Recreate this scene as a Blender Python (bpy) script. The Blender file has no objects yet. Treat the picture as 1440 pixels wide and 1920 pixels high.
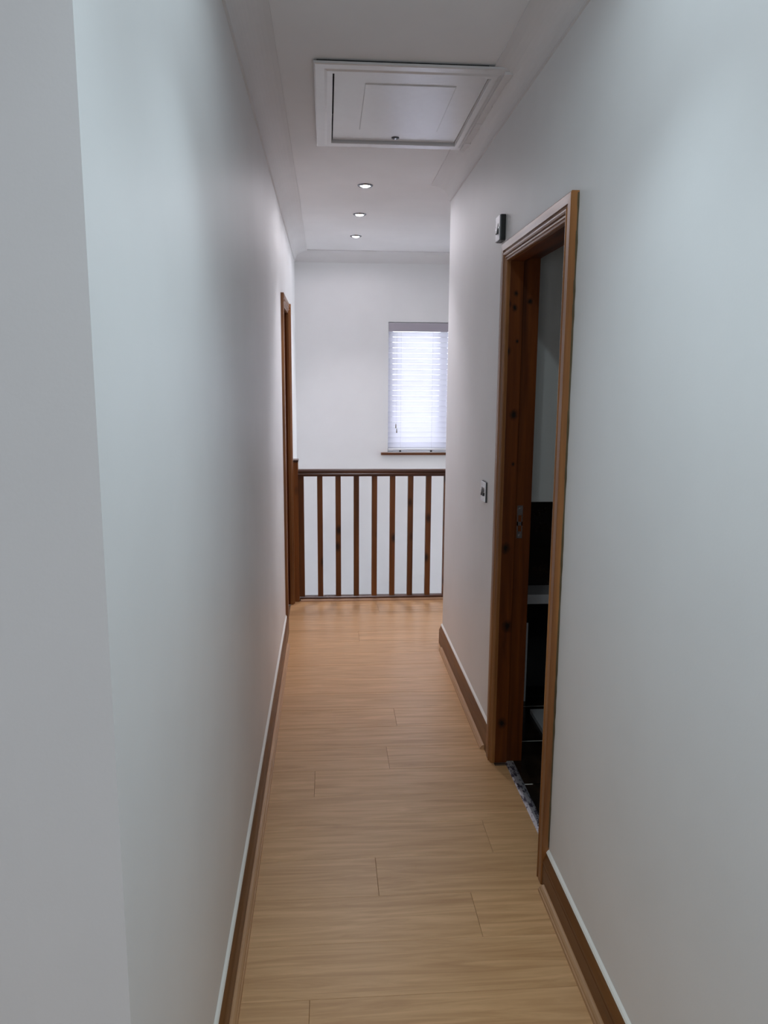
import bpy, bmesh, math, random
from mathutils import Vector, Matrix
random.seed(7)
PI = math.pi
S = bpy.context.scene
COL = S.collection

# ------------------------------------------------------------------ camera
EYE = 1.54
F_PX = 1439.5
yaw, pitch, roll = map(math.radians, (4.237, -9.752, 0.348))
fw = Vector((math.sin(yaw)*math.cos(pitch), math.cos(yaw)*math.cos(pitch), math.sin(pitch)))
rt = Vector((math.cos(yaw), -math.sin(yaw), 0)); up = rt.cross(fw)
rt2 = math.cos(roll)*rt + math.sin(roll)*up
up2 = -math.sin(roll)*rt + math.cos(roll)*up
cd = bpy.data.cameras.new('camera'); cam = bpy.data.objects.new('camera', cd); COL.objects.link(cam)
cd.sensor_fit = 'VERTICAL'; cd.sensor_height = 24.0; cd.sensor_width = 18.0
cd.lens = F_PX/1920*24.0; cd.clip_start = 0.02
M3 = Matrix((rt2, up2, -fw)).transposed()
cam.matrix_world = Matrix.Translation((0, 0, EYE)) @ M3.to_4x4()
S.camera = cam

# ------------------------------------------------------------------ light and exposure
S.view_settings.view_transform = 'Standard'; S.view_settings.look = 'None'
S.view_settings.exposure = 0.25; S.view_settings.gamma = 1.0; S.view_settings.use_curve_mapping = False
w = bpy.data.worlds.new('overcast'); S.world = w; w.use_nodes = True
bg = w.node_tree.nodes['Background']; bg.inputs[0].default_value = (0.86, 0.92, 1.0, 1); bg.inputs[1].default_value = 4.9

DOWNLIGHT_NEAR = dict(wide=2.8, beam=19.0, color=(0.74, 0.92, 1.0))
DOWNLIGHT_OVERHEAD = dict(wide=5.6, beam=18.0, color=(0.74, 0.92, 1.0))
DOWNLIGHT_FAR = dict(wide=3.2, beam=32.0, color=(0.96, 0.92, 1.0))

def area(name, loc, rot, sx, sy, power, color):
    l = bpy.data.lights.new(name, 'AREA'); l.shape = 'RECTANGLE'; l.size = sx; l.size_y = sy
    l.energy = power; l.color = color
    o = bpy.data.objects.new(name, l); o.location = loc; o.rotation_euler = rot; COL.objects.link(o); return o
# fill lamp added behind the camera, acting as daylight; no window is built there
area('back_fill', (-0.75, -2.12, 1.20), (math.radians(90), 0, 0), 1.3, 1.3, 13, (0.84, 0.92, 1.0))


# ------------------------------------------------------------------ materials
def rgb(r, g, b):   # sRGB 0-255 to linear
    f = lambda c: (c/255/12.92) if c/255 <= .04045 else ((c/255+.055)/1.055)**2.4
    return (f(r), f(g), f(b), 1)
def base(name, col=(0.8, 0.8, 0.8, 1), rough=0.5, metal=0.0, coat=0.0, spec=0.5):
    m = bpy.data.materials.new(name); m.use_nodes = True
    b = m.node_tree.nodes['Principled BSDF']
    b.inputs['Base Color'].default_value = col; b.inputs['Roughness'].default_value = rough
    b.inputs['Metallic'].default_value = metal; b.inputs['Coat Weight'].default_value = coat
    b.inputs['Coat Roughness'].default_value = 0.25; b.inputs['Specular IOR Level'].default_value = spec
    return m, m.node_tree, b
def N(t, kind, **kw):
    n = t.nodes.new(kind)
    for k, v in kw.items(): setattr(n, k, v)
    return n
def ramp(t, fac, stops):
    r = N(t, 'ShaderNodeValToRGB'); e = r.color_ramp.elements
    e[0].position, e[0].color = stops[0]; e[1].position, e[1].color = stops[-1]
    for p, c in stops[1:-1]:
        x = e.new(p); x.color = c
    t.links.new(fac, r.inputs[0]); return r.outputs[0]
def mixc(t, fac, a, b, mode='MIX'):
    n = N(t, 'ShaderNodeMix', data_type='RGBA', blend_type=mode)
    for s, v in ((n.inputs[0], fac), (n.inputs[6], a), (n.inputs[7], b)):
        if hasattr(v, 'links'): t.links.new(v, s)
        else: s.default_value = v
    return n.outputs[2]
def coords(t, scale, rnd=True, obj=True):
    tc = N(t, 'ShaderNodeTexCoord'); out = tc.outputs['Object' if obj else 'Generated']
    if rnd:
        oi = N(t, 'ShaderNodeObjectInfo'); mu = N(t, 'ShaderNodeVectorMath', operation='SCALE')
        cx = N(t, 'ShaderNodeCombineXYZ')
        for i in range(3): t.links.new(oi.outputs['Random'], cx.inputs[i])
        t.links.new(cx.outputs[0], mu.inputs[0]); mu.inputs['Scale'].default_value = 37.0
        ad = N(t, 'ShaderNodeVectorMath', operation='ADD')
        t.links.new(out, ad.inputs[0]); t.links.new(mu.outputs[0], ad.inputs[1]); out = ad.outputs[0]
    mp = N(t, 'ShaderNodeMapping'); mp.inputs['Scale'].default_value = scale
    t.links.new(out, mp.inputs[0]); return mp.outputs[0]
def noise(t, vec, scale, detail=3, rough=0.55, dist=0.0):
    n = N(t, 'ShaderNodeTexNoise'); n.inputs['Scale'].default_value = scale; n.inputs['Detail'].default_value = detail
    n.inputs['Roughness'].default_value = rough; n.inputs['Distortion'].default_value = dist
    t.links.new(vec, n.inputs['Vector']); return n.outputs[0]
def bump(t, b, h, strength, dist=0.01):
    n = N(t, 'ShaderNodeBump'); n.inputs['Strength'].default_value = strength; n.inputs['Distance'].default_value = dist
    t.links.new(h, n.inputs['Height']); t.links.new(n.outputs[0], b.inputs['Normal'])

def paint(name, col, rough=0.6, var=0.02, bmp=0.06):
    m, t, b = base(name, col, rough, spec=0.35)
    v = coords(t, (1, 1, 1), rnd=False)
    f = noise(t, v, 2.2, 3)
    dark = tuple(c*(1-var*2) for c in col[:3])+(1,)
    t.links.new(ramp(t, f, [(0.35, dark), (0.65, col)]), b.inputs['Base Color'])
    bump(t, b, noise(t, v, 160, 2), bmp, 0.002)
    return m
def wood(name, light, dark, axis, rough=0.35, coat=0.0, grain=1.0, knots=0.0, var=0.12, spec=0.5, plank=False):
    """grain runs along axis 0/1/2"""
    m, t, b = base(name, light, rough, coat=coat, spec=spec)
    sc = [26*grain]*3; sc[axis] = 1.3
    v = coords(t, sc)
    warp = [5.0]*3; warp[axis] = 0.9
    v2 = coords(t, warp)
    if plank: sc[axis] = 2.4; v = coords(t, sc)
    g1 = noise(t, v, 1.0, 5, 0.6, 1.1 if plank else 0.5)
    g2 = noise(t, v2, 1.0, 3, 0.5, 1.2)
    c = ramp(t, g1, [(0.30, dark), (0.50, tuple((a+d)/2 for a, d in zip(light, dark))), (0.68, light)])
    c = mixc(t, ramp(t, g2, [(0.35, (0, 0, 0, 1)), (0.7, (var*4,)*3+(1,))]), c, dark)
    oi = N(t, 'ShaderNodeObjectInfo')
    tone = ramp(t, oi.outputs['Random'], [(0, (1-var,)*3+(1,)), (1, (1+var*0.6,)*3+(1,))])
    c = mixc(t, 1.0, c, tone, 'MULTIPLY')
    if knots > 0:
        ks = [12.0]*3; ks[axis] = 6.5
        kv = coords(t, ks)
        vo = N(t, 'ShaderNodeTexVoronoi'); vo.inputs['Scale'].default_value = 1.0
        t.links.new(kv, vo.inputs['Vector'])
        k = ramp(t, vo.outputs['Distance'], [(0.10, (knots,)*3+(1,)), (0.20, (knots*0.5,)*3+(1,)), (0.30, (0, 0, 0, 1))])
        c = mixc(t, k, c, tuple(x*0.12 for x in dark[:3])+(1,))
    t.links.new(c, b.inputs['Base Color'])
    bump(t, b, g1, 0.10, 0.002)
    return m

MW = paint('wall_paint', (0.86, 0.86, 0.865, 1), 0.50)
MC = paint('ceiling_paint', (0.90, 0.89, 0.90, 1), 0.7)
MCOV = paint('coving_paint', (0.80, 0.785, 0.79, 1), 0.6, bmp=0.03)
MTRIM, _, _ = base('white_caulk', (0.92, 0.91, 0.86, 1), 0.4)
MPLANK = wood('oak_laminate', rgb(224, 178, 130), rgb(190, 144, 98), 0, 0.34, grain=1.4, var=0.03, plank=True)
MQUAD = wood('oak_beading', rgb(214, 168, 124), rgb(176, 132, 92), 1, 0.4)
MQUADX = wood('oak_beading_cross', rgb(200, 160, 124), rgb(168, 126, 90), 0, 0.4)
SK_L, SK_D = rgb(134, 88, 44), rgb(96, 56, 24)
MSK = wood('stained_skirting', SK_L, SK_D, 1, 0.38)
MSKX = wood('stained_skirting_cross', SK_L, SK_D, 0, 0.38)
P_L, P_D = rgb(174, 116, 62), rgb(112, 66, 30)
MARZ = wood('stained_pine_z', P_L, P_D, 2, 0.34)
MARY = wood('stained_pine_y', P_L, P_D, 1, 0.30, spec=0.9)
J_L, J_D = rgb(122, 62, 14), rgb(66, 26, 3)
MJAMB = wood('knotty_pine_z', J_L, J_D, 2, 0.45, knots=1.0, spec=0.25)
# knots of the far jamb, where the photograph shows them: x, z, radius
KNOTS = [(0.666, 1.819, 0.013), (0.696, 1.857, 0.008), (0.692, 1.806, 0.009), (0.669, 1.648, 0.013), (0.752, 1.831, 0.01), (0.702, 1.413, 0.014), (0.688, 0.898, 0.015), (0.705, 0.58, 0.017), (0.697, 0.175, 0.016), (0.706, 1.685, 0.006), (0.706, 1.227, 0.006)]
def knotted():
    m = wood('knotty_jamb', J_L, J_D, 2, 0.45, spec=0.25); t = m.node_tree; b = t.nodes['Principled BSDF']
    col = b.inputs['Base Color'].links[0].from_socket
    g = N(t, 'ShaderNodeNewGeometry'); acc = None
    wob = noise(t, g.outputs['Position'], 60, 2)
    for x, z, rad in KNOTS:
        sb = N(t, 'ShaderNodeVectorMath', operation='SUBTRACT'); sb.inputs[1].default_value = (x, 2.88, z); t.links.new(g.outputs['Position'], sb.inputs[0])
        sc_ = N(t, 'ShaderNodeVectorMath', operation='MULTIPLY'); sc_.inputs[1].default_value = (1/rad, 0, .75/rad); t.links.new(sb.outputs[0], sc_.inputs[0])
        ln = N(t, 'ShaderNodeVectorMath', operation='LENGTH'); t.links.new(sc_.outputs[0], ln.inputs[0])
        ad = N(t, 'ShaderNodeMath', operation='ADD'); t.links.new(ln.outputs['Value'], ad.inputs[0]); t.links.new(wob, ad.inputs[1])
        if acc is None: acc = ad.outputs[0]
        else:
            mn = N(t, 'ShaderNodeMath', operation='MINIMUM'); t.links.new(acc, mn.inputs[0]); t.links.new(ad.outputs[0], mn.inputs[1]); acc = mn.outputs[0]
    dv = N(t, 'ShaderNodeMath', operation='MULTIPLY'); dv.inputs[1].default_value = 0.5; t.links.new(acc, dv.inputs[0])
    k = ramp(t, dv.outputs[0], [(0.40, (1, 1, 1, 1)), (0.62, (.55, .55, .55, 1)), (0.95, (0, 0, 0, 1))])
    t.links.new(mixc(t, k, col, (0.008, 0.003, 0.001, 1)), b.inputs['Base Color']); return m
MKNOT = knotted()
MJAMBY = wood('knotty_pine_y', J_L, J_D, 1, 0.5)
MBAL = wood('baluster_pine', rgb(142, 86, 38), rgb(88, 48, 16), 2, 0.4, knots=0.9, var=0.14)
MNEW = wood('newel_pine', rgb(172, 108, 50), rgb(122, 70, 28), 2, 0.4, knots=0.5)
MRAIL = wood('handrail_pine', rgb(92, 52, 28), rgb(52, 26, 14), 0, 0.35)
MSILL = wood('sill_wood', rgb(128, 78, 42), rgb(84, 46, 22), 0, 0.4)
MCHROME, _, _ = base('chrome', (0.62, 0.62, 0.64, 1), 0.22, 1.0)
MDULL, _, _ = base('dull_metal', (0.34, 0.34, 0.35, 1), 0.4, 0.8)
MBEZ, _, _ = base('brushed_bezel', (0.22, 0.22, 0.24, 1), 0.25, 1.0)
MDARKMET, _, _ = base('dark_nickel', (0.05, 0.05, 0.055, 1), 0.35, 0.6)
MBLACK, _, _ = base('black_plastic', (0.008, 0.008, 0.009, 1), 0.35)
MSHADE, _, _ = base('cavity_shade', (0.01, 0.01, 0.01, 1), 0.9)  # near black, stands in for the shade inside the hatch gaps
MUPVC, _, _ = base('white_upvc', (0.82, 0.82, 0.83, 1), 0.3)
MHATCH, t_, b_ = base('hatch_gloss', (0.76, 0.75, 0.76, 1), 0.22, coat=0.4)
bump(t_, b_, noise(t_, coords(t_, (1, 1, 1), rnd=False), 9, 2), 0.22, 0.01)
MVAL, _, _ = base('valance', (0.42, 0.39, 0.44, 1), 0.5)
MCORD, _, _ = base('cord', (0.75, 0.74, 0.76, 1), 0.8)
MTASSEL = wood('tassel', rgb(150, 140, 120), rgb(110, 100, 84), 2, 0.5)
# slats: thin white plastic that lets daylight glow through
MSLAT, t_, b_ = base('slat_plastic', (0.86, 0.85, 0.90, 1), 0.45)
tr = N(t_, 'ShaderNodeBsdfTranslucent'); tr.inputs[0].default_value = (0.88, 0.88, 0.93, 1)
mx = N(t_, 'ShaderNodeMixShader'); mx.inputs[0].default_value = 0.72
t_.links.new(b_.outputs[0], mx.inputs[1]); t_.links.new(tr.outputs[0], mx.inputs[2])
t_.links.new(mx.outputs[0], t_.nodes['Material Output'].inputs[0])
# window glass
MGLASS = bpy.data.materials.new('window_glass'); MGLASS.use_nodes = True
t_ = MGLASS.node_tree; t_.nodes.clear()
o_ = N(t_, 'ShaderNodeOutputMaterial'); tp = N(t_, 'ShaderNodeBsdfTransparent'); gl = N(t_, 'ShaderNodeBsdfGlossy')
gl.inputs['Roughness'].default_value = 0.02; mm = N(t_, 'ShaderNodeMixShader'); fr = N(t_, 'ShaderNodeFresnel')
t_.links.new(fr.outputs[0], mm.inputs[0]); t_.links.new(tp.outputs[0], mm.inputs[1]); t_.links.new(gl.outputs[0], mm.inputs[2])
t_.links.new(mm.outputs[0], o_.inputs[0])
def emit(name, col, s):
    m = bpy.data.materials.new(name); m.use_nodes = True; t = m.node_tree; t.nodes.clear()
    e = N(t, 'ShaderNodeEmission'); e.inputs[0].default_value = col; e.inputs[1].default_value = s
    o = N(t, 'ShaderNodeOutputMaterial'); t.links.new(e.outputs[0], o.inputs[0]); return m
MLENS = emit('lamp_lens', (0.93, 0.96, 1, 1), 24)
# dark glossy bathroom tiles
MTILE, t_, b_ = base('dark_brown_tile', (0.012, 0.007, 0.005, 1), 0.18)
f_ = noise(t_, coords(t_, (1, 1, 1)), 9, 5, 0.7)
t_.links.new(ramp(t_, f_, [(0.4, (0.006, 0.004, 0.003, 1)), (0.7, (0.035, 0.020, 0.012, 1))]), b_.inputs['Base Color'])
MGROUT, _, _ = base('grey_grout', (0.62, 0.60, 0.55, 1), 0.8)
MGDARK, _, _ = base('brown_grout', (0.035, 0.022, 0.018, 1), 0.8)
MGLOSSBLK, _, _ = base('gloss_black', (0.004, 0.004, 0.005, 1), 0.12)
MCAB, _, _ = base('satin_white', (0.86, 0.87, 0.84, 1), 0.4)
MCERAM, _, _ = base('white_ceramic', (0.7, 0.68, 0.68, 1), 0.2)
MSTRIP, t_, b_ = base('scuffed_aluminium', (0.6, 0.6, 0.63, 1), 0.38, 0.7)
f_ = noise(t_, coords(t_, (90, 40, 90), rnd=False), 1.0, 3, 0.6)
t_.links.new(ramp(t_, f_, [(0.50, (0.62, 0.62, 0.66, 1)), (0.60, (0.10, 0.09, 0.13, 1))]), b_.inputs['Base Color'])
MSUB, _, _ = base('underfloor', (0.20, 0.12, 0.07, 1), 0.9)
MGRND, _, _ = base('pale_ground', (0.55, 0.54, 0.50, 1), 0.9)

# ------------------------------------------------------------------ geometry helpers
def bx(bm, x0, x1, y0, y1, z0, z1):
    v = [bm.verts.new(p) for p in ((x0,y0,z0),(x1,y0,z0),(x1,y1,z0),(x0,y1,z0),(x0,y0,z1),(x1,y0,z1),(x1,y1,z1),(x0,y1,z1))]
    for f in ((0,3,2,1),(4,5,6,7),(0,1,5,4),(1,2,6,5),(2,3,7,6),(3,0,4,7)): bm.faces.new([v[i] for i in f])
def loft(bm, A, B, smooth=False):
    a = [bm.verts.new(p) for p in A]; b = [bm.verts.new(p) for p in B]; n = len(a)
    for i in range(n):
        f = bm.faces.new((a[i], a[(i+1) % n], b[(i+1) % n], b[i]))
    bm.faces.new(a[::-1]); bm.faces.new(b)
def link(name, bm, mat, parent=None, bevel=0, smooth=False, origin=True):
    bmesh.ops.recalc_face_normals(bm, faces=bm.faces)
    if bevel:
        bmesh.ops.bevel(bm, geom=list(bm.edges), offset=bevel, segments=2, affect='EDGES', profile=0.6)
    me = bpy.data.meshes.new(name)
    c = Vector((0, 0, 0))
    if origin and len(bm.verts):
        xs = [v.co for v in bm.verts]
        lo = Vector([min(p[i] for p in xs) for i in range(3)]); hi = Vector([max(p[i] for p in xs) for i in range(3)])
        c = (lo+hi)/2; c.z = lo.z
        bmesh.ops.translate(bm, verts=bm.verts, vec=-c)
    bm.to_mesh(me); bm.free()
    if smooth:
        for p in me.polygons: p.use_smooth = True
    me.materials.append(mat)
    o = bpy.data.objects.new(name, me); COL.objects.link(o); o.location = c
    if parent:
        o.parent = parent; o.location = c - abs_loc(parent)
    return o
def abs_loc(o):
    p = Vector(o.location)
    while o.parent: o = o.parent; p += Vector(o.location)
    return p
def box(name, dims, mat, parent=None, bevel=0):
    bm = bmesh.new(); bx(bm, *dims); return link(name, bm, mat, parent, bevel)
def tagp(o, label=None, cat=None, group=None, kind=None):
    if label: o['label'] = label
    if cat: o['category'] = cat
    if group: o['group'] = group
    if kind: o['kind'] = kind
    return o
def empty(name, loc):
    o = bpy.data.objects.new(name, None); o.location = loc; o.empty_display_size = 0.1; COL.objects.link(o); return o
def struct(o, label, cat): return tagp(o, label, cat, kind='structure')
def boxes(name, L, mat, parent=None):
    bm = bmesh.new()
    for d in L: bx(bm, *d)
    return link(name, bm, mat, parent)
def extrude(name, prof, fn, a0, a1, mat, parent=None):
    bm = bmesh.new(); loft(bm, [fn(p, a0) for p in prof], [fn(p, a1) for p in prof])
    return link(name, bm, mat, parent)
def lathe(bm, prof, cx, cy, n=32):
    rings = []
    for r, z in prof:
        rings.append([bm.verts.new((cx+r*math.cos(2*PI*i/n), cy+r*math.sin(2*PI*i/n), z)) for i in range(n)] if r > 1e-6 else [bm.verts.new((cx, cy, z))])
    for A, B in zip(rings, rings[1:]):
        for i in range(n):
            j = (i+1) % n
            if len(A) == 1: bm.faces.new((A[0], B[j], B[i]))
            elif len(B) == 1: bm.faces.new((A[i], A[j], B[0]))
            else: bm.faces.new((A[i], A[j], B[j], B[i]))

# ------------------------------------------------------------------ dimensions (metres)
XL, XR, H = -0.262, 0.672, 2.575
YC = 0.90            # outside corner where the passage begins on the left
YE = 4.33            # end of the right wall
YRAIL = 5.285; YVOID = 5.33; YF = 6.60
XB = 0.785           # bathroom face of the right wall
XLAND = 2.4; BACK = -2.2; XROOM = -2.0
D1 = dict(yn=2.11, yf=2.945, zt=2.04)     # bathroom door, outside of its architrave
D2 = dict(yn=4.56, yf=5.24, zt=2.03)      # door at the end of the left wall

# ------------------------------------------------------------------ walls
wl = boxes('wall_left', [(XL-.12, XL, YC, 4.60, -.02, H+.1), (XL-.12, XL, 4.60, 5.19, 1.99, H+.1), (XL-.12, XL, 5.19, YF, -.02, H+.1),
                         (XL-.12, XL, YVOID, YF, -2.6, -.02)], MW)
struct(wl, 'long white painted wall on the left of the passage', 'wall')
wr = boxes('wall_right', [(XR, XB, BACK, D1['yn']+.05, -.02, H+.1), (XR, XB, D1['yn']+.05, D1['yf']-.05, 2.0, H+.1),
                          (XR, XB, D1['yf']-.05, YE, -.02, H+.1)], MW)
struct(wr, 'white painted wall on the right, holding the bathroom doorway', 'wall')
wn = box('wall_near', (XROOM, XL-.12, YC, YC+.12, -.02, H+.1), MW)
struct(wn, 'white wall facing the viewer at far left, forming the outside corner of the passage', 'wall')
WX0, WX1, WZ0, WZ1 = 0.517, 1.50, 0.925, 2.022
wf = boxes('wall_far', [(XL-.12, WX0, YF, YF+.25, -2.6, H+.1), (WX1, XLAND+.1, YF, YF+.25, -2.6, H+.1),
                        (WX0, WX1, YF, YF+.25, -2.6, WZ0), (WX0, WX1, YF, YF+.25, WZ1, H+.1)], MW)
struct(wf, 'white wall at the far end beyond the banister, with the window', 'wall')
struct(boxes('wall_landing', [(XLAND, XLAND+.1, YE-.1, 5.42, -2.6, H+.1), (XLAND, XLAND+.1, 6.48, YF, -2.6, H+.1), (XLAND, XLAND+.1, 5.42, 6.48, -2.6, -.80), (XLAND, XLAND+.1, 5.42, 6.48, 1.9, H+.1)], MW), 'white side wall of the landing, out of sight round the corner', 'wall')
struct(box('wall_return', (XB, XLAND+.1, YE-.12, YE, -.02, H+.1), MW), 'white wall between bathroom and landing, out of sight', 'wall')
struct(box('wall_stairwell', (XL-.12, XLAND, YVOID-.08, YVOID-.02, -2.6, -.22), MW), 'white inner wall of the stairwell below the banister', 'wall')
struct(box('wall_back', (XROOM, XB, BACK-.12, BACK, -.02, H+.1), MW), 'white wall behind the viewer', 'wall')
struct(box('wall_side', (XROOM-.1, XROOM, BACK-.12, YC+.12, -.02, H+.1), MW), 'white wall of the near room, out of sight on the left', 'wall')

# ------------------------------------------------------------------ ceiling with the hatch opening
HX0, HX1, HY0, HY1 = 0.026, 0.567, 2.805, 3.575
c = boxes('ceiling', [(XROOM, XLAND, BACK, HY0, H, H+.1), (XROOM, XLAND, HY1, YF, H, H+.1),
                      (XROOM, HX0, HY0, HY1, H, H+.1), (HX1, XLAND, HY0, HY1, H, H+.1)], MC)
struct(c, 'flat white ceiling over the passage', 'ceiling')

# ------------------------------------------------------------------ floor: laminate planks laid across the passage
fl = boxes('floor', [(XROOM, XR+.05, BACK, YE, -.06, -.009), (XL-.12, XLAND, YE, YVOID, -.06, -.009),
                     (XL-.12, XLAND, YVOID-.02, YVOID, -.22, -.06)], MSUB)
struct(fl, 'pale oak laminate floor, planks laid across the passage', 'floor')
PW = 0.1915; Y0 = 2.281
joint = {-4: -0.054, -3: 0.80, -2: 0.427, -1: 0.147, 0: 0.539, 1: 0.80, 2: -0.058, 3: 0.241, 4: -.38, 5: 0.305, 6: -0.36, 7: 0.80, 8: -.33,
         9: 0.79, 10: 0.73, 11: 0.183, 12: -.30, 13: 0.86, 14: 0.34, 15: 0.05}
TILT = math.radians(0.9)
for k in range(-13, 16):
    y0 = Y0+k*PW; y1 = min(y0+PW, YVOID-.004)
    j = joint.get(k, random.uniform(-.1, .7))
    xr = XLAND if y0 > YE-.02 else 0.722 if (D1['yn']+.06 < (y0+y1)/2 < D1['yf']-.06) else XR-.002
    xl = (XROOM if y1 < YC+.05 else XL+.001)
    xs = [j]
    while xs[0]-1.2 > xl: xs.insert(0, xs[0]-1.2)
    while xs[-1]+1.2 < xr: xs.append(xs[-1]+1.2)
    xs = [xl]+[x for x in xs if xl+.02 < x < xr-.02]+[xr]
    for a, b in zip(xs, xs[1:]):
        bm = bmesh.new(); g = 0.0003; sh = 0.0008
        lo = [(a+g, y0+g), (b-g, y0+g), (b-g, y1-g), (a+g, y1-g)]
        hi = [(a+g+sh, y0+g+sh), (b-g-sh, y0+g+sh), (b-g-sh, y1-g-sh), (a+g+sh, y1-g-sh)]
        v0 = [bm.verts.new((x, y, -.009)) for x, y in lo]; v1 = [bm.verts.new((x, y, -.0008)) for x, y in lo]
        v2 = [bm.verts.new((x, y, 0)) for x, y in hi]
        bm.faces.new(v2); bm.faces.new(v0[::-1])
        for i in range(4):
            jn = (i+1) % 4
            bm.faces.new((v0[i], v0[jn], v1[jn], v1[i])); bm.faces.new((v1[i], v1[jn], v2[jn], v2[i]))
        link('plank', bm, MPLANK, fl)

# ------------------------------------------------------------------ coving
cov = [(0, 0), (0, .083), (.007, .083), (.007, .079)]
for i in range(11):
    t = i/10*PI/2; cov.append((.104-.096*math.cos(t), .079-.073*math.sin(t)))
cov += [(.108, .006), (.108, 0)]
def coving(name, fn, a0, a1, label):
    o = extrude(name, cov, fn, a0, a1, MCOV); struct(o, label, 'coving'); return o
coving('trim_1', lambda p, a: (XL+p[0], a, H-p[1]), YC, YF, 'concave white coving along the top of the left wall')
coving('trim_2', lambda p, a: (XR-p[0], a, H-p[1]), BACK, YE, 'concave white coving on the right wall, cut off square above the switch')
coving('trim_3', lambda p, a: (a, YF-p[0], H-p[1]), XL, XLAND, 'concave white coving across the far wall')
coving('trim_4', lambda p, a: (a, YC-p[0], H-p[1]), XROOM, XL, 'white coving of the near wall, out of sight')

# ------------------------------------------------------------------ skirting boards, caulk and oak beading
sk = [(0, 0), (.018, 0), (.018, .068), (.0165, .0705), (.0185, .074), (.0175, .082), (.013, .092), (.0095, .100), (.0085, .106), (.006, .110), (0, .110)]
caulk = [(0, .1085), (.0085, .1085), (.0055, .114), (.0, .119)]
quad = [(.018, 0), (.037, 0), (.037, .003), (.0355, .0075), (.033, .0085), (.031, .013), (.026, .0165), (.021, .018), (.018, .018)]
def skirt(name, sgn, wall, segs, label):
    root = empty(name, (wall, (segs[0][0]+segs[0][1])/2, 0)); struct(root, label, 'skirting board')
    fn = lambda p, a: (wall+sgn*p[0], a, p[1])
    for a0, a1, q0, q1 in segs:
        extrude('skirting_board', sk, fn, a0, a1, MSK, root)
        extrude('caulk_line', caulk, fn, a0, a1, MTRIM, root)
        extrude('oak_beading', quad, fn, q0, q1, MQUAD, root)
    return root
skirt('baseboard_left', 1, XL, [(YC-.018, D2['yn'], YC-.037, 4.335)], 'brown stained skirting along the left wall, pale beading at its foot')
skirt('baseboard_right', -1, XR, [(BACK+.01, D1['yn'], BACK+.01, 2.085)], 'brown stained skirting on the right, nearer than the bathroom doorway')
skirt('baseboard_right.001', -1, XR, [(D1['yf'], YE+.012, 3.0, 4.215)], 'short brown stained skirting on the right, beyond the bathroom doorway')
o = extrude('baseboard_near', sk, lambda p, a: (a, YC-p[0], p[1]), XROOM, XL+.018, MSKX); struct(o, 'brown stained skirting of the near left wall, below the picture', 'skirting board')

# ------------------------------------------------------------------ door frames
arch = [(0, 0), (0, .020), (.003, .022), (.028, .022), (.0295, .0165), (.033, .0165), (.035, .020), (.039, .0228), (.043, .0228), (.047, .020),
        (.049, .0145), (.052, .0145), (.053, .0180), (.057, .0180), (.0585, .0135), (.0615, .0135), (.0625, .0155), (.066, .0150), (.068, .011), (.068, 0)]
def architrave(root, face, sgn, yn, yf, zt, th=(1, 1, 1)):
    X = lambda t, k: face+sgn*t*k
    bm = bmesh.new(); loft(bm, [(X(t, th[0]), yn+u, 0.001) for u, t in arch], [(X(t, th[0]), yn+u, zt-u) for u, t in arch])
    a = link('architrave_leg', bm, MARZ, root)
    bm = bmesh.new(); loft(bm, [(X(t, th[2]), yf-u, 0.001) for u, t in arch], [(X(t, th[2]), yf-u, zt-u) for u, t in arch])
    b = link('architrave_leg', bm, MARZ, root)
    bm = bmesh.new(); loft(bm, [(X(t, th[1]), yn+u, zt-u) for u, t in arch], [(X(t, th[1]), yf-u, zt-u) for u, t in arch])
    link('architrave_head', bm, MARY, root)
    return a, b
yn, yf, zt = D1['yn'], D1['yf'], D1['zt']
d1 = struct(empty('door_1', (XR, (yn+yf)/2, 0)), 'stained pine door frame of the dark bathroom on the right, door opened inwards', 'door frame')
architrave(d1, XR, -1, yn, yf, zt)
IN, IF, IZ = yn+.056, yf-.056, zt-.056      # lining faces
box('lining', (XR-.001, XB+.001, IF, IF+.022, 0, IZ+.022), MKNOT, d1)
box('lining', (XR-.001, XB+.001, IN-.022, IN, 0, IZ+.022), MJAMB, d1)
box('head_lining', (XR-.001, XB+.001, IN, IF, IZ, IZ+.022), MJAMBY, d1)
box('door_stop', (XR+.0, XR+.050, IF-.0125, IF, 0.001, IZ), MKNOT, d1, .001)
box('door_stop', (XR+.0, XR+.050, IN, IN+.0125, 0.001, IZ), MJAMB, d1, .001)
box('door_stop', (XR+.0, XR+.050, IN+.0125, IF-.0125, IZ-.0125, IZ), MJAMBY, d1, .001)
# striker plate let into the far lining
bm = bmesh.new(); yp = IF-.0012
for z0, z1 in ((.935, .962), (.985, 1.000), (1.026, 1.064)): bx(bm, XR+.060, XR+.082, yp, yp+.003, z0, z1)
bx(bm, XR+.060, XR+.0645, yp, yp+.003, .962, 1.026); bx(bm, XR+.0775, XR+.082, yp, yp+.003, .962, 1.026)
st = tagp(link('striker_plate', bm, MCHROME, d1), 'small chrome latch plate with two dark slots')
for z0, z1 in ((.962, .985), (1.000, 1.026)): box('latch_hole', (XR+.0645, XR+.0775, yp+.002, yp+.004, z0, z1), MBLACK, st)
for z in (.945, 1.052):
    bm = bmesh.new(); bmesh.ops.create_cone(bm, cap_ends=True, segments=12, radius1=.0035, radius2=.0035, depth=.002,
        matrix=Matrix.Translation((XR+.071, yp-.0006, z)) @ Matrix.Rotation(PI/2, 4, 'X')); link('screw', bm, MCHROME, st)
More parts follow.
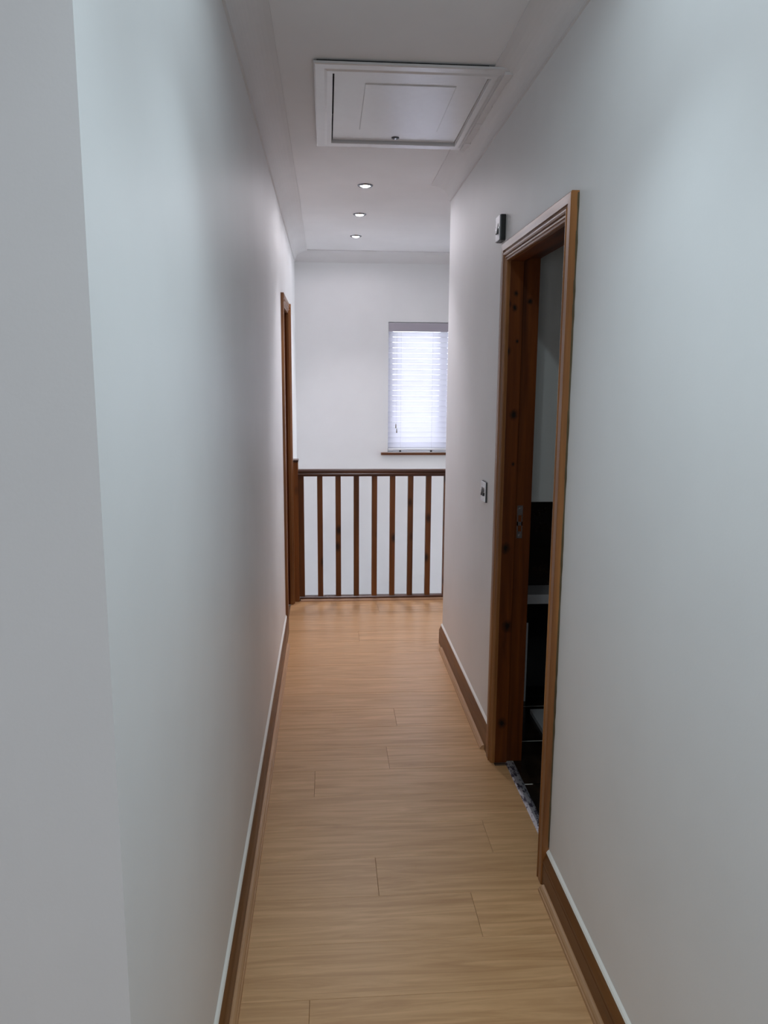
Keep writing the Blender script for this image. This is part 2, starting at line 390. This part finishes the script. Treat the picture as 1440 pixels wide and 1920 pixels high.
# ragged sealant between wall paint and the near architrave
bm = bmesh.new(); n = 60; pv = None
for i in range(n+1):
    z = .125+(zt-.13)*i/n; wdt = random.choice((.0015, .003, .004, .006, .0025)) if i else .001
    a = bm.verts.new((XR-.0006, yn+.001, z)); b = bm.verts.new((XR-.0006, yn-wdt, z)); c2 = bm.verts.new((XR-.006, yn+.001, z))
    if pv: bm.faces.new((pv[0], pv[1], b, a)); bm.faces.new((pv[1], pv[2], c2, b))
    pv = (a, b, c2)
MSEAL = wood('ragged_stain_edge', rgb(110, 96, 66), rgb(60, 46, 26), 2, 0.7)
link('stain_edge', bm, MSEAL, d1)
# aluminium threshold
th = extrude('threshold_strip', [(0, 0), (.005, .004), (.012, .0055), (.026, .0055), (.033, .004), (.038, 0)], lambda p, a: (.716+p[0], a, p[1]), IN+.001, IF-.012, MSTRIP)
tagp(th, 'scuffed silver threshold strip on the floor of the bathroom doorway', 'threshold strip')

yn, yf, zt = D2['yn'], D2['yf'], D2['zt']
d2 = struct(empty('door_2', (XL, (yn+yf)/2, 0)), 'narrow-looking stained pine door and frame at the far end of the left wall', 'door')
architrave(d2, XL, 1, yn, yf, zt, (0.72, 0.85, 1.25))
box('lining', (XL-.121, XL+.001, yn+.040, yn+.064, 0, zt-.05), MJAMB, d2)
box('lining', (XL-.121, XL+.001, yf-.064, yf-.040, 0, zt-.05), MJAMB, d2)
box('head_lining', (XL-.121, XL+.001, yn+.064, yf-.064, zt-.064, zt-.04), MJAMBY, d2)
lf = box('door_leaf', (XL-.10, XL-.06, yn+.066, yf-.066, .006, zt-.068), MJAMB, d2, .002)
for z0, z1 in ((.20, .85), (1.0, 1.85)):
    box('door_panel', (XL-.062, XL-.054, yn+.17, yf-.17, z0, z1), MJAMB, lf, .003)

# ------------------------------------------------------------------ loft hatch
hroot = tagp(empty('loft_hatch', ((HX0+HX1)/2, (HY0+HY1)/2, H)), 'white loft hatch with moulded frame set in the ceiling', 'loft hatch')
FX0, FX1, FY0, FY1 = -0.038, 0.628, 2.730, 3.640
zf = H-.013
def fstrip(a, b, c_, d_):   # four outer/inner corners, bevelled bar
    pass
outer = [(FX0, FY0), (FX1, FY0), (FX1, FY1), (FX0, FY1)]
inner = [(HX0, HY0), (HX1, HY0), (HX1, HY1), (HX0, HY1)]
gap = [.0075, .0050, .0005, .001]
for i in range(4):
    j = (i+1) % 4; bm = bmesh.new()
    ox, oy = outer[i]; px, py = outer[j]; ix, iy = inner[i]; qx, qy = inner[j]
    z0 = H+.02
    lerp = lambda A, B, t: (A[0]+(B[0]-A[0])*t, A[1]+(B[1]-A[1])*t)
    def sec(O, I, g0):
        top = H-(.007 if O[1] < 3 else .0005)
        o1 = lerp(O, I, .0); o2 = lerp(O, I, .08); o3 = lerp(O, I, .55); o4 = lerp(O, I, .7); o5 = lerp(O, I, .97)
        return [(*o1, top), (*o1, zf-.001), (*o2, zf-.003), (*o3, zf-.003), (*o4, zf-.006), (*o5, zf-.006), (*I, zf-.002), (*I, H+.03), (*o4, H+.03), (*o4, top)]
    loft(bm, sec(outer[i], inner[i], 0), sec(outer[j], inner[j], 0))
    link('frame_bar', bm, MHATCH, hroot)
box('gap_shade', (FX0+.01, .545, FY0+.010, FY0+.05, H-.0065, H-.0006), MSHADE, hroot)  # black strip painting the shade between hatch frame and ceiling
# filler between frame and cut coving
bm = bmesh.new()
for i in range(14):
    y = 2.745+i*.0635; a = random.uniform(0, .005)
    bx(bm, .600, .622+a, y, y+.066, H-.0225-random.uniform(0, .003), H-.004)
link('coving_filler', bm, MCOV, hroot)
# hinged panel with a raised field
bm = bmesh.new(); g = .005; zp = H-.006
px0, px1, py0, py1 = HX0+g, HX1-g, HY0+.002, HY1-g
bx(bm, px0, px1, py0, py1, zp, zp+.02)
hp = link('hatch_panel', bm, MHATCH, hroot, .0015)
fx0, fx1, fy0, fy1 = .139, .467, 2.915, 3.420
bm = bmesh.new()
def rect(x0, x1, y0, y1, z): return [bm.verts.new(p) for p in ((x0, y0, z), (x1, y0, z), (x1, y1, z), (x0, y1, z))]
R0 = rect(fx0, fx1, fy0, fy1, zp+.001); R1 = rect(fx0+.004, fx1-.004, fy0+.004, fy1-.004, zp-.0035)
R2 = rect(fx0+.012, fx1-.012, fy0+.012, fy1-.012, zp-.0035)
for A, B in ((R0, R1), (R1, R2)):
    for i in range(4): bm.faces.new((A[i], A[(i+1) % 4], B[(i+1) % 4], B[i]))
bm.faces.new(R2); bm.faces.new(R0[::-1])
link('raised_field', bm, MHATCH, hp)
bm = bmesh.new(); lathe(bm, [(0, zp-.004), (.011, zp-.004), (.0115, zp-.003), (.013, zp-.0035), (.016, zp-.003), (.017, zp+.001)], .300, 3.520, 28)
lk = tagp(link('latch', bm, MDARKMET, hp, smooth=False), 'small dark round latch')
box('latch_slot', (.297, .303, 3.509, 3.531, zp-.0055, zp-.0035), MCHROME, lk)
boxes('loft_upstand', [(HX0-.02, HX0, HY0-.02, HY1+.02, H+.03, H+.25), (HX1, HX1+.02, HY0-.02, HY1+.02, H+.03, H+.25),
                       (HX0, HX1, HY0-.02, HY0, H+.03, H+.25), (HX0, HX1, HY1, HY1+.02, H+.03, H+.25), (HX0-.02, HX1+.02, HY0-.02, HY1+.02, H+.25, H+.27)], MSHADE, hroot)

# ------------------------------------------------------------------ recessed downlights
def downlight(y, label, lamp, x=.212):
    root = tagp(empty('downlight', (x, y, H)), label, 'downlight', 'recessed ceiling downlights')
    bm = bmesh.new()
    lathe(bm, [(.0285, H-.0005), (.0285, H-.004), (.031, H-.0075), (.036, H-.0075), (.041, H-.0045), (.0425, H-.0005)], x, y, 40)
    link('bezel', bm, MBEZ, root, smooth=True)
    bm = bmesh.new()
    lathe(bm, [(0, H-.0125), (.010, H-.0115), (.020, H-.0085), (.0275, H-.0035), (.028, H-.0008)], x, y, 32)
    link('lens', bm, MLENS, root, smooth=True)
    for nm, e, deg, bl_ in (('downlight_spill', lamp['wide'], 176, .32), ('downlight_beam', lamp['beam'], 96, 1.0)):
        l = bpy.data.lights.new(nm, 'SPOT'); l.energy = e; l.color = lamp['color']
        l.spot_size = math.radians(deg); l.spot_blend = bl_; l.shadow_soft_size = .022
        lo = bpy.data.objects.new(nm, l); lo.location = (x, y, H-.035); COL.objects.link(lo)
    return root
downlight(.76, 'round chrome downlight out of the picture, almost overhead of the viewer', DOWNLIGHT_OVERHEAD)
downlight(1.435, 'round chrome downlight out of the picture, between the viewer and the loft hatch', DOWNLIGHT_NEAR)
downlight(4.375, 'nearest and highest of the three downlights beyond the loft hatch', DOWNLIGHT_FAR)
downlight(5.11, 'middle one of the three lit downlights in a row', DOWNLIGHT_FAR)
downlight(5.86, 'farthest of the three lit downlights, close to the far wall', DOWNLIGHT_FAR, .216)

# ------------------------------------------------------------------ banister
ban = tagp(empty('stair_banister', (.4, YRAIL, 0)), 'stained pine banister with square spindles across the far end of the passage', 'banister')
BX1 = XLAND-.003
hr = [(-.030, .885), (.030, .885), (.031, .900), (.027, .906), (.031, .914), (.027, .926), (.012, .932), (-.012, .932), (-.027, .926), (-.031, .914), (-.027, .906), (-.031, .900)]
extrude('handrail', hr, lambda p, a: (a, YRAIL+p[0], p[1]), -.212, BX1, MRAIL, ban)
extrude('base_rail', [(-.028, .0005), (.028, .0005), (.028, .024), (.020, .030), (-.020, .030), (-.028, .024)], lambda p, a: (a, YRAIL+p[0], p[1]), -.200, BX1, MRAIL, ban)
nx = [-.184]+[-.055+.1262*k for k in range(20)]
b0 = None
for x in nx:
    if x > BX1-.03: break
    hw = .0185
    bm = bmesh.new(); bx(bm, x-hw, x+hw, YRAIL-hw, YRAIL+hw, .030, .886); b1 = link('baluster', bm, MBAL, ban, .0012)
nw = box('newel_post', (-.2395, -.2025, YRAIL-.045, YRAIL+.045, .0005, .985), MNEW, ban, .002)
bm = bmesh.new(); loft(bm, [(-.2410, YRAIL-.050, .986), (-.1995, YRAIL-.050, .986), (-.1995, YRAIL+.050, .986), (-.2410, YRAIL+.050, .986)],
                       [(-.2410, YRAIL-.050, 1.000), (-.1995, YRAIL-.050, 1.000), (-.1995, YRAIL+.050, 1.000), (-.2410, YRAIL+.050, 1.000)])
tagp(link('newel_cap', bm, MRAIL, ban, .003), 'dark flat cap')
o = extrude('trim_5', [(0, 0), (.019, 0), (.018, .006), (.013, .012), (.006, .015), (0, .015)], lambda p, a: (a, YRAIL-.029-p[0], p[1]), -.195, BX1, MQUADX)
struct(o, 'thin pale beading on the floor along the foot of the banister', 'beading')

# ------------------------------------------------------------------ window, blind and sill
win = struct(empty('window_1', ((WX0+WX1)/2, YF+.13, WZ0)), 'white framed window at the far end, behind the blind', 'window')
fy0_, fy1_ = YF+.12, YF+.18
for d in ((WX0, WX0+.05, fy0_, fy1_, WZ0, WZ1), (WX1-.05, WX1, fy0_, fy1_, WZ0, WZ1), (WX0+.05, WX1-.05, fy0_, fy1_, WZ1-.05, WZ1), (WX0+.05, WX1-.05, fy0_, fy1_, WZ0, WZ0+.05),
          ((WX0+WX1)/2-.03, (WX0+WX1)/2+.03, fy0_, fy1_, WZ0+.05, WZ1-.05)):
    box('window_frame', d, MUPVC, win, .003)
cxw = (WX0+WX1)/2
box('pane', (WX0+.05, cxw-.03, fy0_+.02, fy0_+.026, WZ0+.05, WZ1-.05), MGLASS, win)
box('pane', (cxw+.03, WX1-.05, fy0_+.02, fy0_+.026, WZ0+.05, WZ1-.05), MGLASS, win)
sl = box('window_sill', (WX0-.058, WX1+.055, YF-.028, YF+.118, WZ0-.021, WZ0-.001), MSILL, None, .003)
struct(sl, 'dark brown wooden sill under the window', 'window sill')
sl.name = 'trim_6'
w2 = struct(empty('added_window', (XLAND+.07, 5.95, -.8)), 'tall window added out of sight round the corner to let daylight onto the landing', 'window')  # unseen window, added to bring daylight to the landing and stairwell
for d in ((5.42, 5.47, -.8, 1.9), (6.43, 6.48, -.8, 1.9), (5.47, 6.43, 1.85, 1.9), (5.47, 6.43, -.8, -.75), (5.47, 6.43, .50, .56)):
    box('window_frame', (XLAND+.04, XLAND+.10, *d), MUPVC, w2)
box('pane', (XLAND+.065, XLAND+.07, 5.47, 6.43, -.75, 1.85), MGLASS, w2)
bl = tagp(empty('venetian_blind', (cxw, YF+.04, WZ0)), 'white slatted venetian blind, almost closed, glowing with daylight', 'blind')
bx0, bx1 = WX0+.004, WX1-.004
box('valance', (bx0, bx1, YF+.004, YF+.014, WZ1-.078, WZ1-.006), MVAL, bl, .002)
box('headrail', (bx0+.005, bx1-.005, YF+.018, YF+.07, WZ1-.06, WZ1-.01), MUPVC, bl, .002)
pitch_s = .0447; z = WZ1-.098; ang = math.radians(56)
yc = YF+.045; k = 0; slat_mesh = None
while z > WZ0+.055:
    if slat_mesh is None:
        bm = bmesh.new(); n = 6; L = (bx1-bx0)/2-.002; hw = .025
        A = []
        for i in range(n+1):
            s = -1+2*i/n; A.append((s*hw, .0028*(1-s*s)))
        prof = A+[(a, b-.0026) for a, b in reversed(A)]
        # tilted so that the room-side edge is low
        rot = lambda p: (p[0]*math.cos(ang)-p[1]*math.sin(ang), p[0]*math.sin(ang)+p[1]*math.cos(ang))
        P = [rot(p) for p in prof]
        loft(bm, [(-L, p[0], p[1]) for p in P], [(L, p[0], p[1]) for p in P])
        bmesh.ops.recalc_face_normals(bm, faces=bm.faces)
        slat_mesh = bpy.data.meshes.new('slat'); bm.to_mesh(slat_mesh); bm.free(); slat_mesh.materials.append(MSLAT)
    o = bpy.data.objects.new('slat', slat_mesh); COL.objects.link(o); o.parent = bl
    o.location = Vector((cxw, yc, z))-Vector(bl.location); z -= pitch_s; k += 1
br = box('bottom_rail', (bx0+.002, bx1-.002, yc-.022, yc+.022, WZ0+.016, WZ0+.030), MUPVC, bl, .003)
for x in (.63, .90, 1.16, 1.38):
    box('ladder_cord', (x-.0009, x+.0009, yc-.0165, yc-.015, WZ0+.03, WZ1-.07), MCORD, bl)
    box('hold_down_clip', (x-.008, x+.008, yc-.010, yc+.010, WZ0, WZ0+.017), MDARKMET, bl)
for x, zb in ((.586, 1.165), (.594, 1.125)):
    cdn = box('pull_cord', (x-.0008, x+.0008, YF+.0005, YF+.0021, zb, WZ1-.078), MCORD, bl)
    bm = bmesh.new(); lathe(bm, [(0, zb+.006), (.002, zb+.006), (.0035, zb-.002), (.005, zb-.026), (.0045, zb-.032), (0, zb-.033)], x, YF-.0035, 12)
    link('cord_tassel', bm, MTASSEL, cdn, smooth=True)

# ------------------------------------------------------------------ switches on the right wall
def rocker_plate(name, label, cat, yc_, zc_, wid, hei, depth, face_mat, side_mat, rockers, rmat):
    r = tagp(empty(name, (XR, yc_, zc_-hei/2)), label, cat)
    if side_mat:
        box('back_box', (XR-depth, XR-.0003, yc_-wid/2, yc_+wid/2, zc_-hei/2, zc_+hei/2), side_mat, r, .003)
    fx = XR-depth
    box('face_plate', (fx-.004, fx+.0005, yc_-wid/2+.0015, yc_+wid/2-.0015, zc_-hei/2+.0015, zc_+hei/2-.0015), face_mat, r, .0018)
    for dy, dz, w_, h_ in rockers:
        bm = bmesh.new(); x0, x1 = fx-.010, fx-.0035
        loft(bm, [(x1, yc_+dy-w_/2, zc_+dz-h_/2), (x1, yc_+dy+w_/2, zc_+dz-h_/2), (x1, yc_+dy+w_/2, zc_+dz+h_/2), (x1, yc_+dy-w_/2, zc_+dz+h_/2)],
             [(x0, yc_+dy-w_/2+.002, zc_+dz-h_/2+.001), (x0, yc_+dy+w_/2-.002, zc_+dz-h_/2+.001), (x1-.001, yc_+dy+w_/2-.002, zc_+dz+h_/2-.001), (x1-.001, yc_+dy-w_/2+.002, zc_+dz+h_/2-.001)])
        link('rocker', bm, rmat, r)
    for dy in (-wid/2+.013, wid/2-.013):
        bm = bmesh.new(); bmesh.ops.create_cone(bm, cap_ends=True, segments=12, radius1=.0035, radius2=.003, depth=.002,
            matrix=Matrix.Translation((fx-.005, yc_+dy, zc_)) @ Matrix.Rotation(PI/2, 4, 'Y')); link('screw', bm, MCHROME, r)
rocker_plate('isolator_switch', 'grey fan isolator switch on a thick black box, high above the bathroom doorway', 'switch', 3.012, 2.108, .074, .094, .020, MDULL, MBLACK, [(0, 0, .026, .040)], MBLACK)
rocker_plate('light_switch', 'chrome light switch plate with black rockers, at waist height beside the bathroom doorway', 'switch', 3.215, 1.073, .088, .088, .006, MCHROME, MDARKMET, [(-.014, 0, .018, .036), (.014, 0, .018, .036)], MBLACK)

# ------------------------------------------------------------------ bathroom seen through the doorway
BY0, BY1, BXR, BH = 1.5, 3.62, 2.3, 2.45
TZ = 1.642
struct(boxes('wall_bathroom', [(XB, BXR+.1, BY1, BY1+.1, -.02, BH)], MW), 'bathroom wall faced with dark tiles, seen through the doorway', 'wall')
struct(boxes('wall_bathroom.001', [(BXR, BXR+.1, BY0-.1, BY1, -.02, BH), (XB, BXR, BY0-.1, BY0, -.02, BH)], MW), 'other bathroom walls, out of sight', 'wall')
struct(box('ceiling_bathroom', (XB, BXR+.1, BY0-.1, BY1+.1, BH, BH+.05), MC), 'bathroom ceiling, out of sight', 'ceiling')
bf = struct(boxes('floor_bathroom', [(XR+.05, BXR, IN, IF, -.06, .0008), (XB, BXR, BY0, BY1, -.06, .0008)], MGROUT), 'dark brown tiled bathroom floor with pale grout lines', 'floor')
ys = [BY0, 1.637, 1.992, 2.347, 2.702, 3.057, 3.412, BY1]; 
for a, b in zip(ys, ys[1:]):
    for p, q in ((XB, 1.262), (1.262, 1.862), (1.862, BXR)):
        box('tile', (p+(.004 if p > XB else .0002), q-.004, a+.004, b-.004, -.002, .0015), MTILE, bf)
for a, b in ((IN+.001, 2.343), (2.351, 2.698), (2.706, IF-.001)):     # tiles cut into the doorway
    box('tile', (.752, XB, a, b, -.002, .0015), MTILE, bf)
td = struct(boxes('trim_7', [(XB+.001, BXR, BY1-.006, BY1-.0005, 0, TZ-.004)], MGDARK), 'dark brown wall tiles below the white bathroom wall', 'wall tiles')
zs = [0.002, .142, .442, .742, 1.042, 1.342, TZ]
for z0, z1 in zip(zs, zs[1:]):
    for p, q in ((XB+.002, 1.262), (1.262, 1.862), (1.862, BXR-.002)):
        box('tile', (p+.001, q-.001, BY1-.013, BY1-.006, z0+.001, z1-.001), MTILE, td)
cab = tagp(empty('wall_cabinet', (1.12, 3.37, 1.036)), 'white wall-hung bathroom cabinet behind the doorway, lower part lit by the passage lamp', 'cabinet')
box('body', (.834, 1.42, 3.170, 3.606, 1.038, 2.25), MUPVC, cab, .002)
box('door', (.832, 1.125, 3.150, 3.169, 1.036, 2.25), MCAB, cab, .002)
box('door', (1.129, 1.422, 3.150, 3.169, 1.036, 2.25), MCAB, cab, .002)
led = tagp(empty('boxed_ledge', (1.3, 3.5, 0)), 'black glossy boxed-in ledge with a white top, dim in the bathroom', 'ledge')
box('front_panel', (.945, 1.75, 3.470, 3.605, .002, .502), MGLOSSBLK, led, .002)
box('top_slab', (.925, 1.77, 3.435, 3.606, .502, .548), MCERAM, led, .004)
tagp(box('edge_trim', (.9435, .9515, 3.4655, 3.4735, .003, .400), MUPVC, led), 'thin white vertical edge strip')
mt = boxes('shower_tray', [(.940, 1.72, 2.62, 3.334, .0017, .022)], MCERAM)
tagp(mt, 'pale grey low tray on the dark bathroom floor, only its corner showing', 'shower tray')

# ------------------------------------------------------------------ outside and stairwell
struct(box('floor_stairwell', (XL-.12, XLAND+.1, YVOID-.1, YF+.25, -2.7, -2.6), MW), 'lower hall floor, out of sight below the banister', 'floor')
struct(box('ground', (-30, 30, YF+.6, YF+60, -2.9, -2.8), MGRND), 'pale ground outside the window', 'ground')
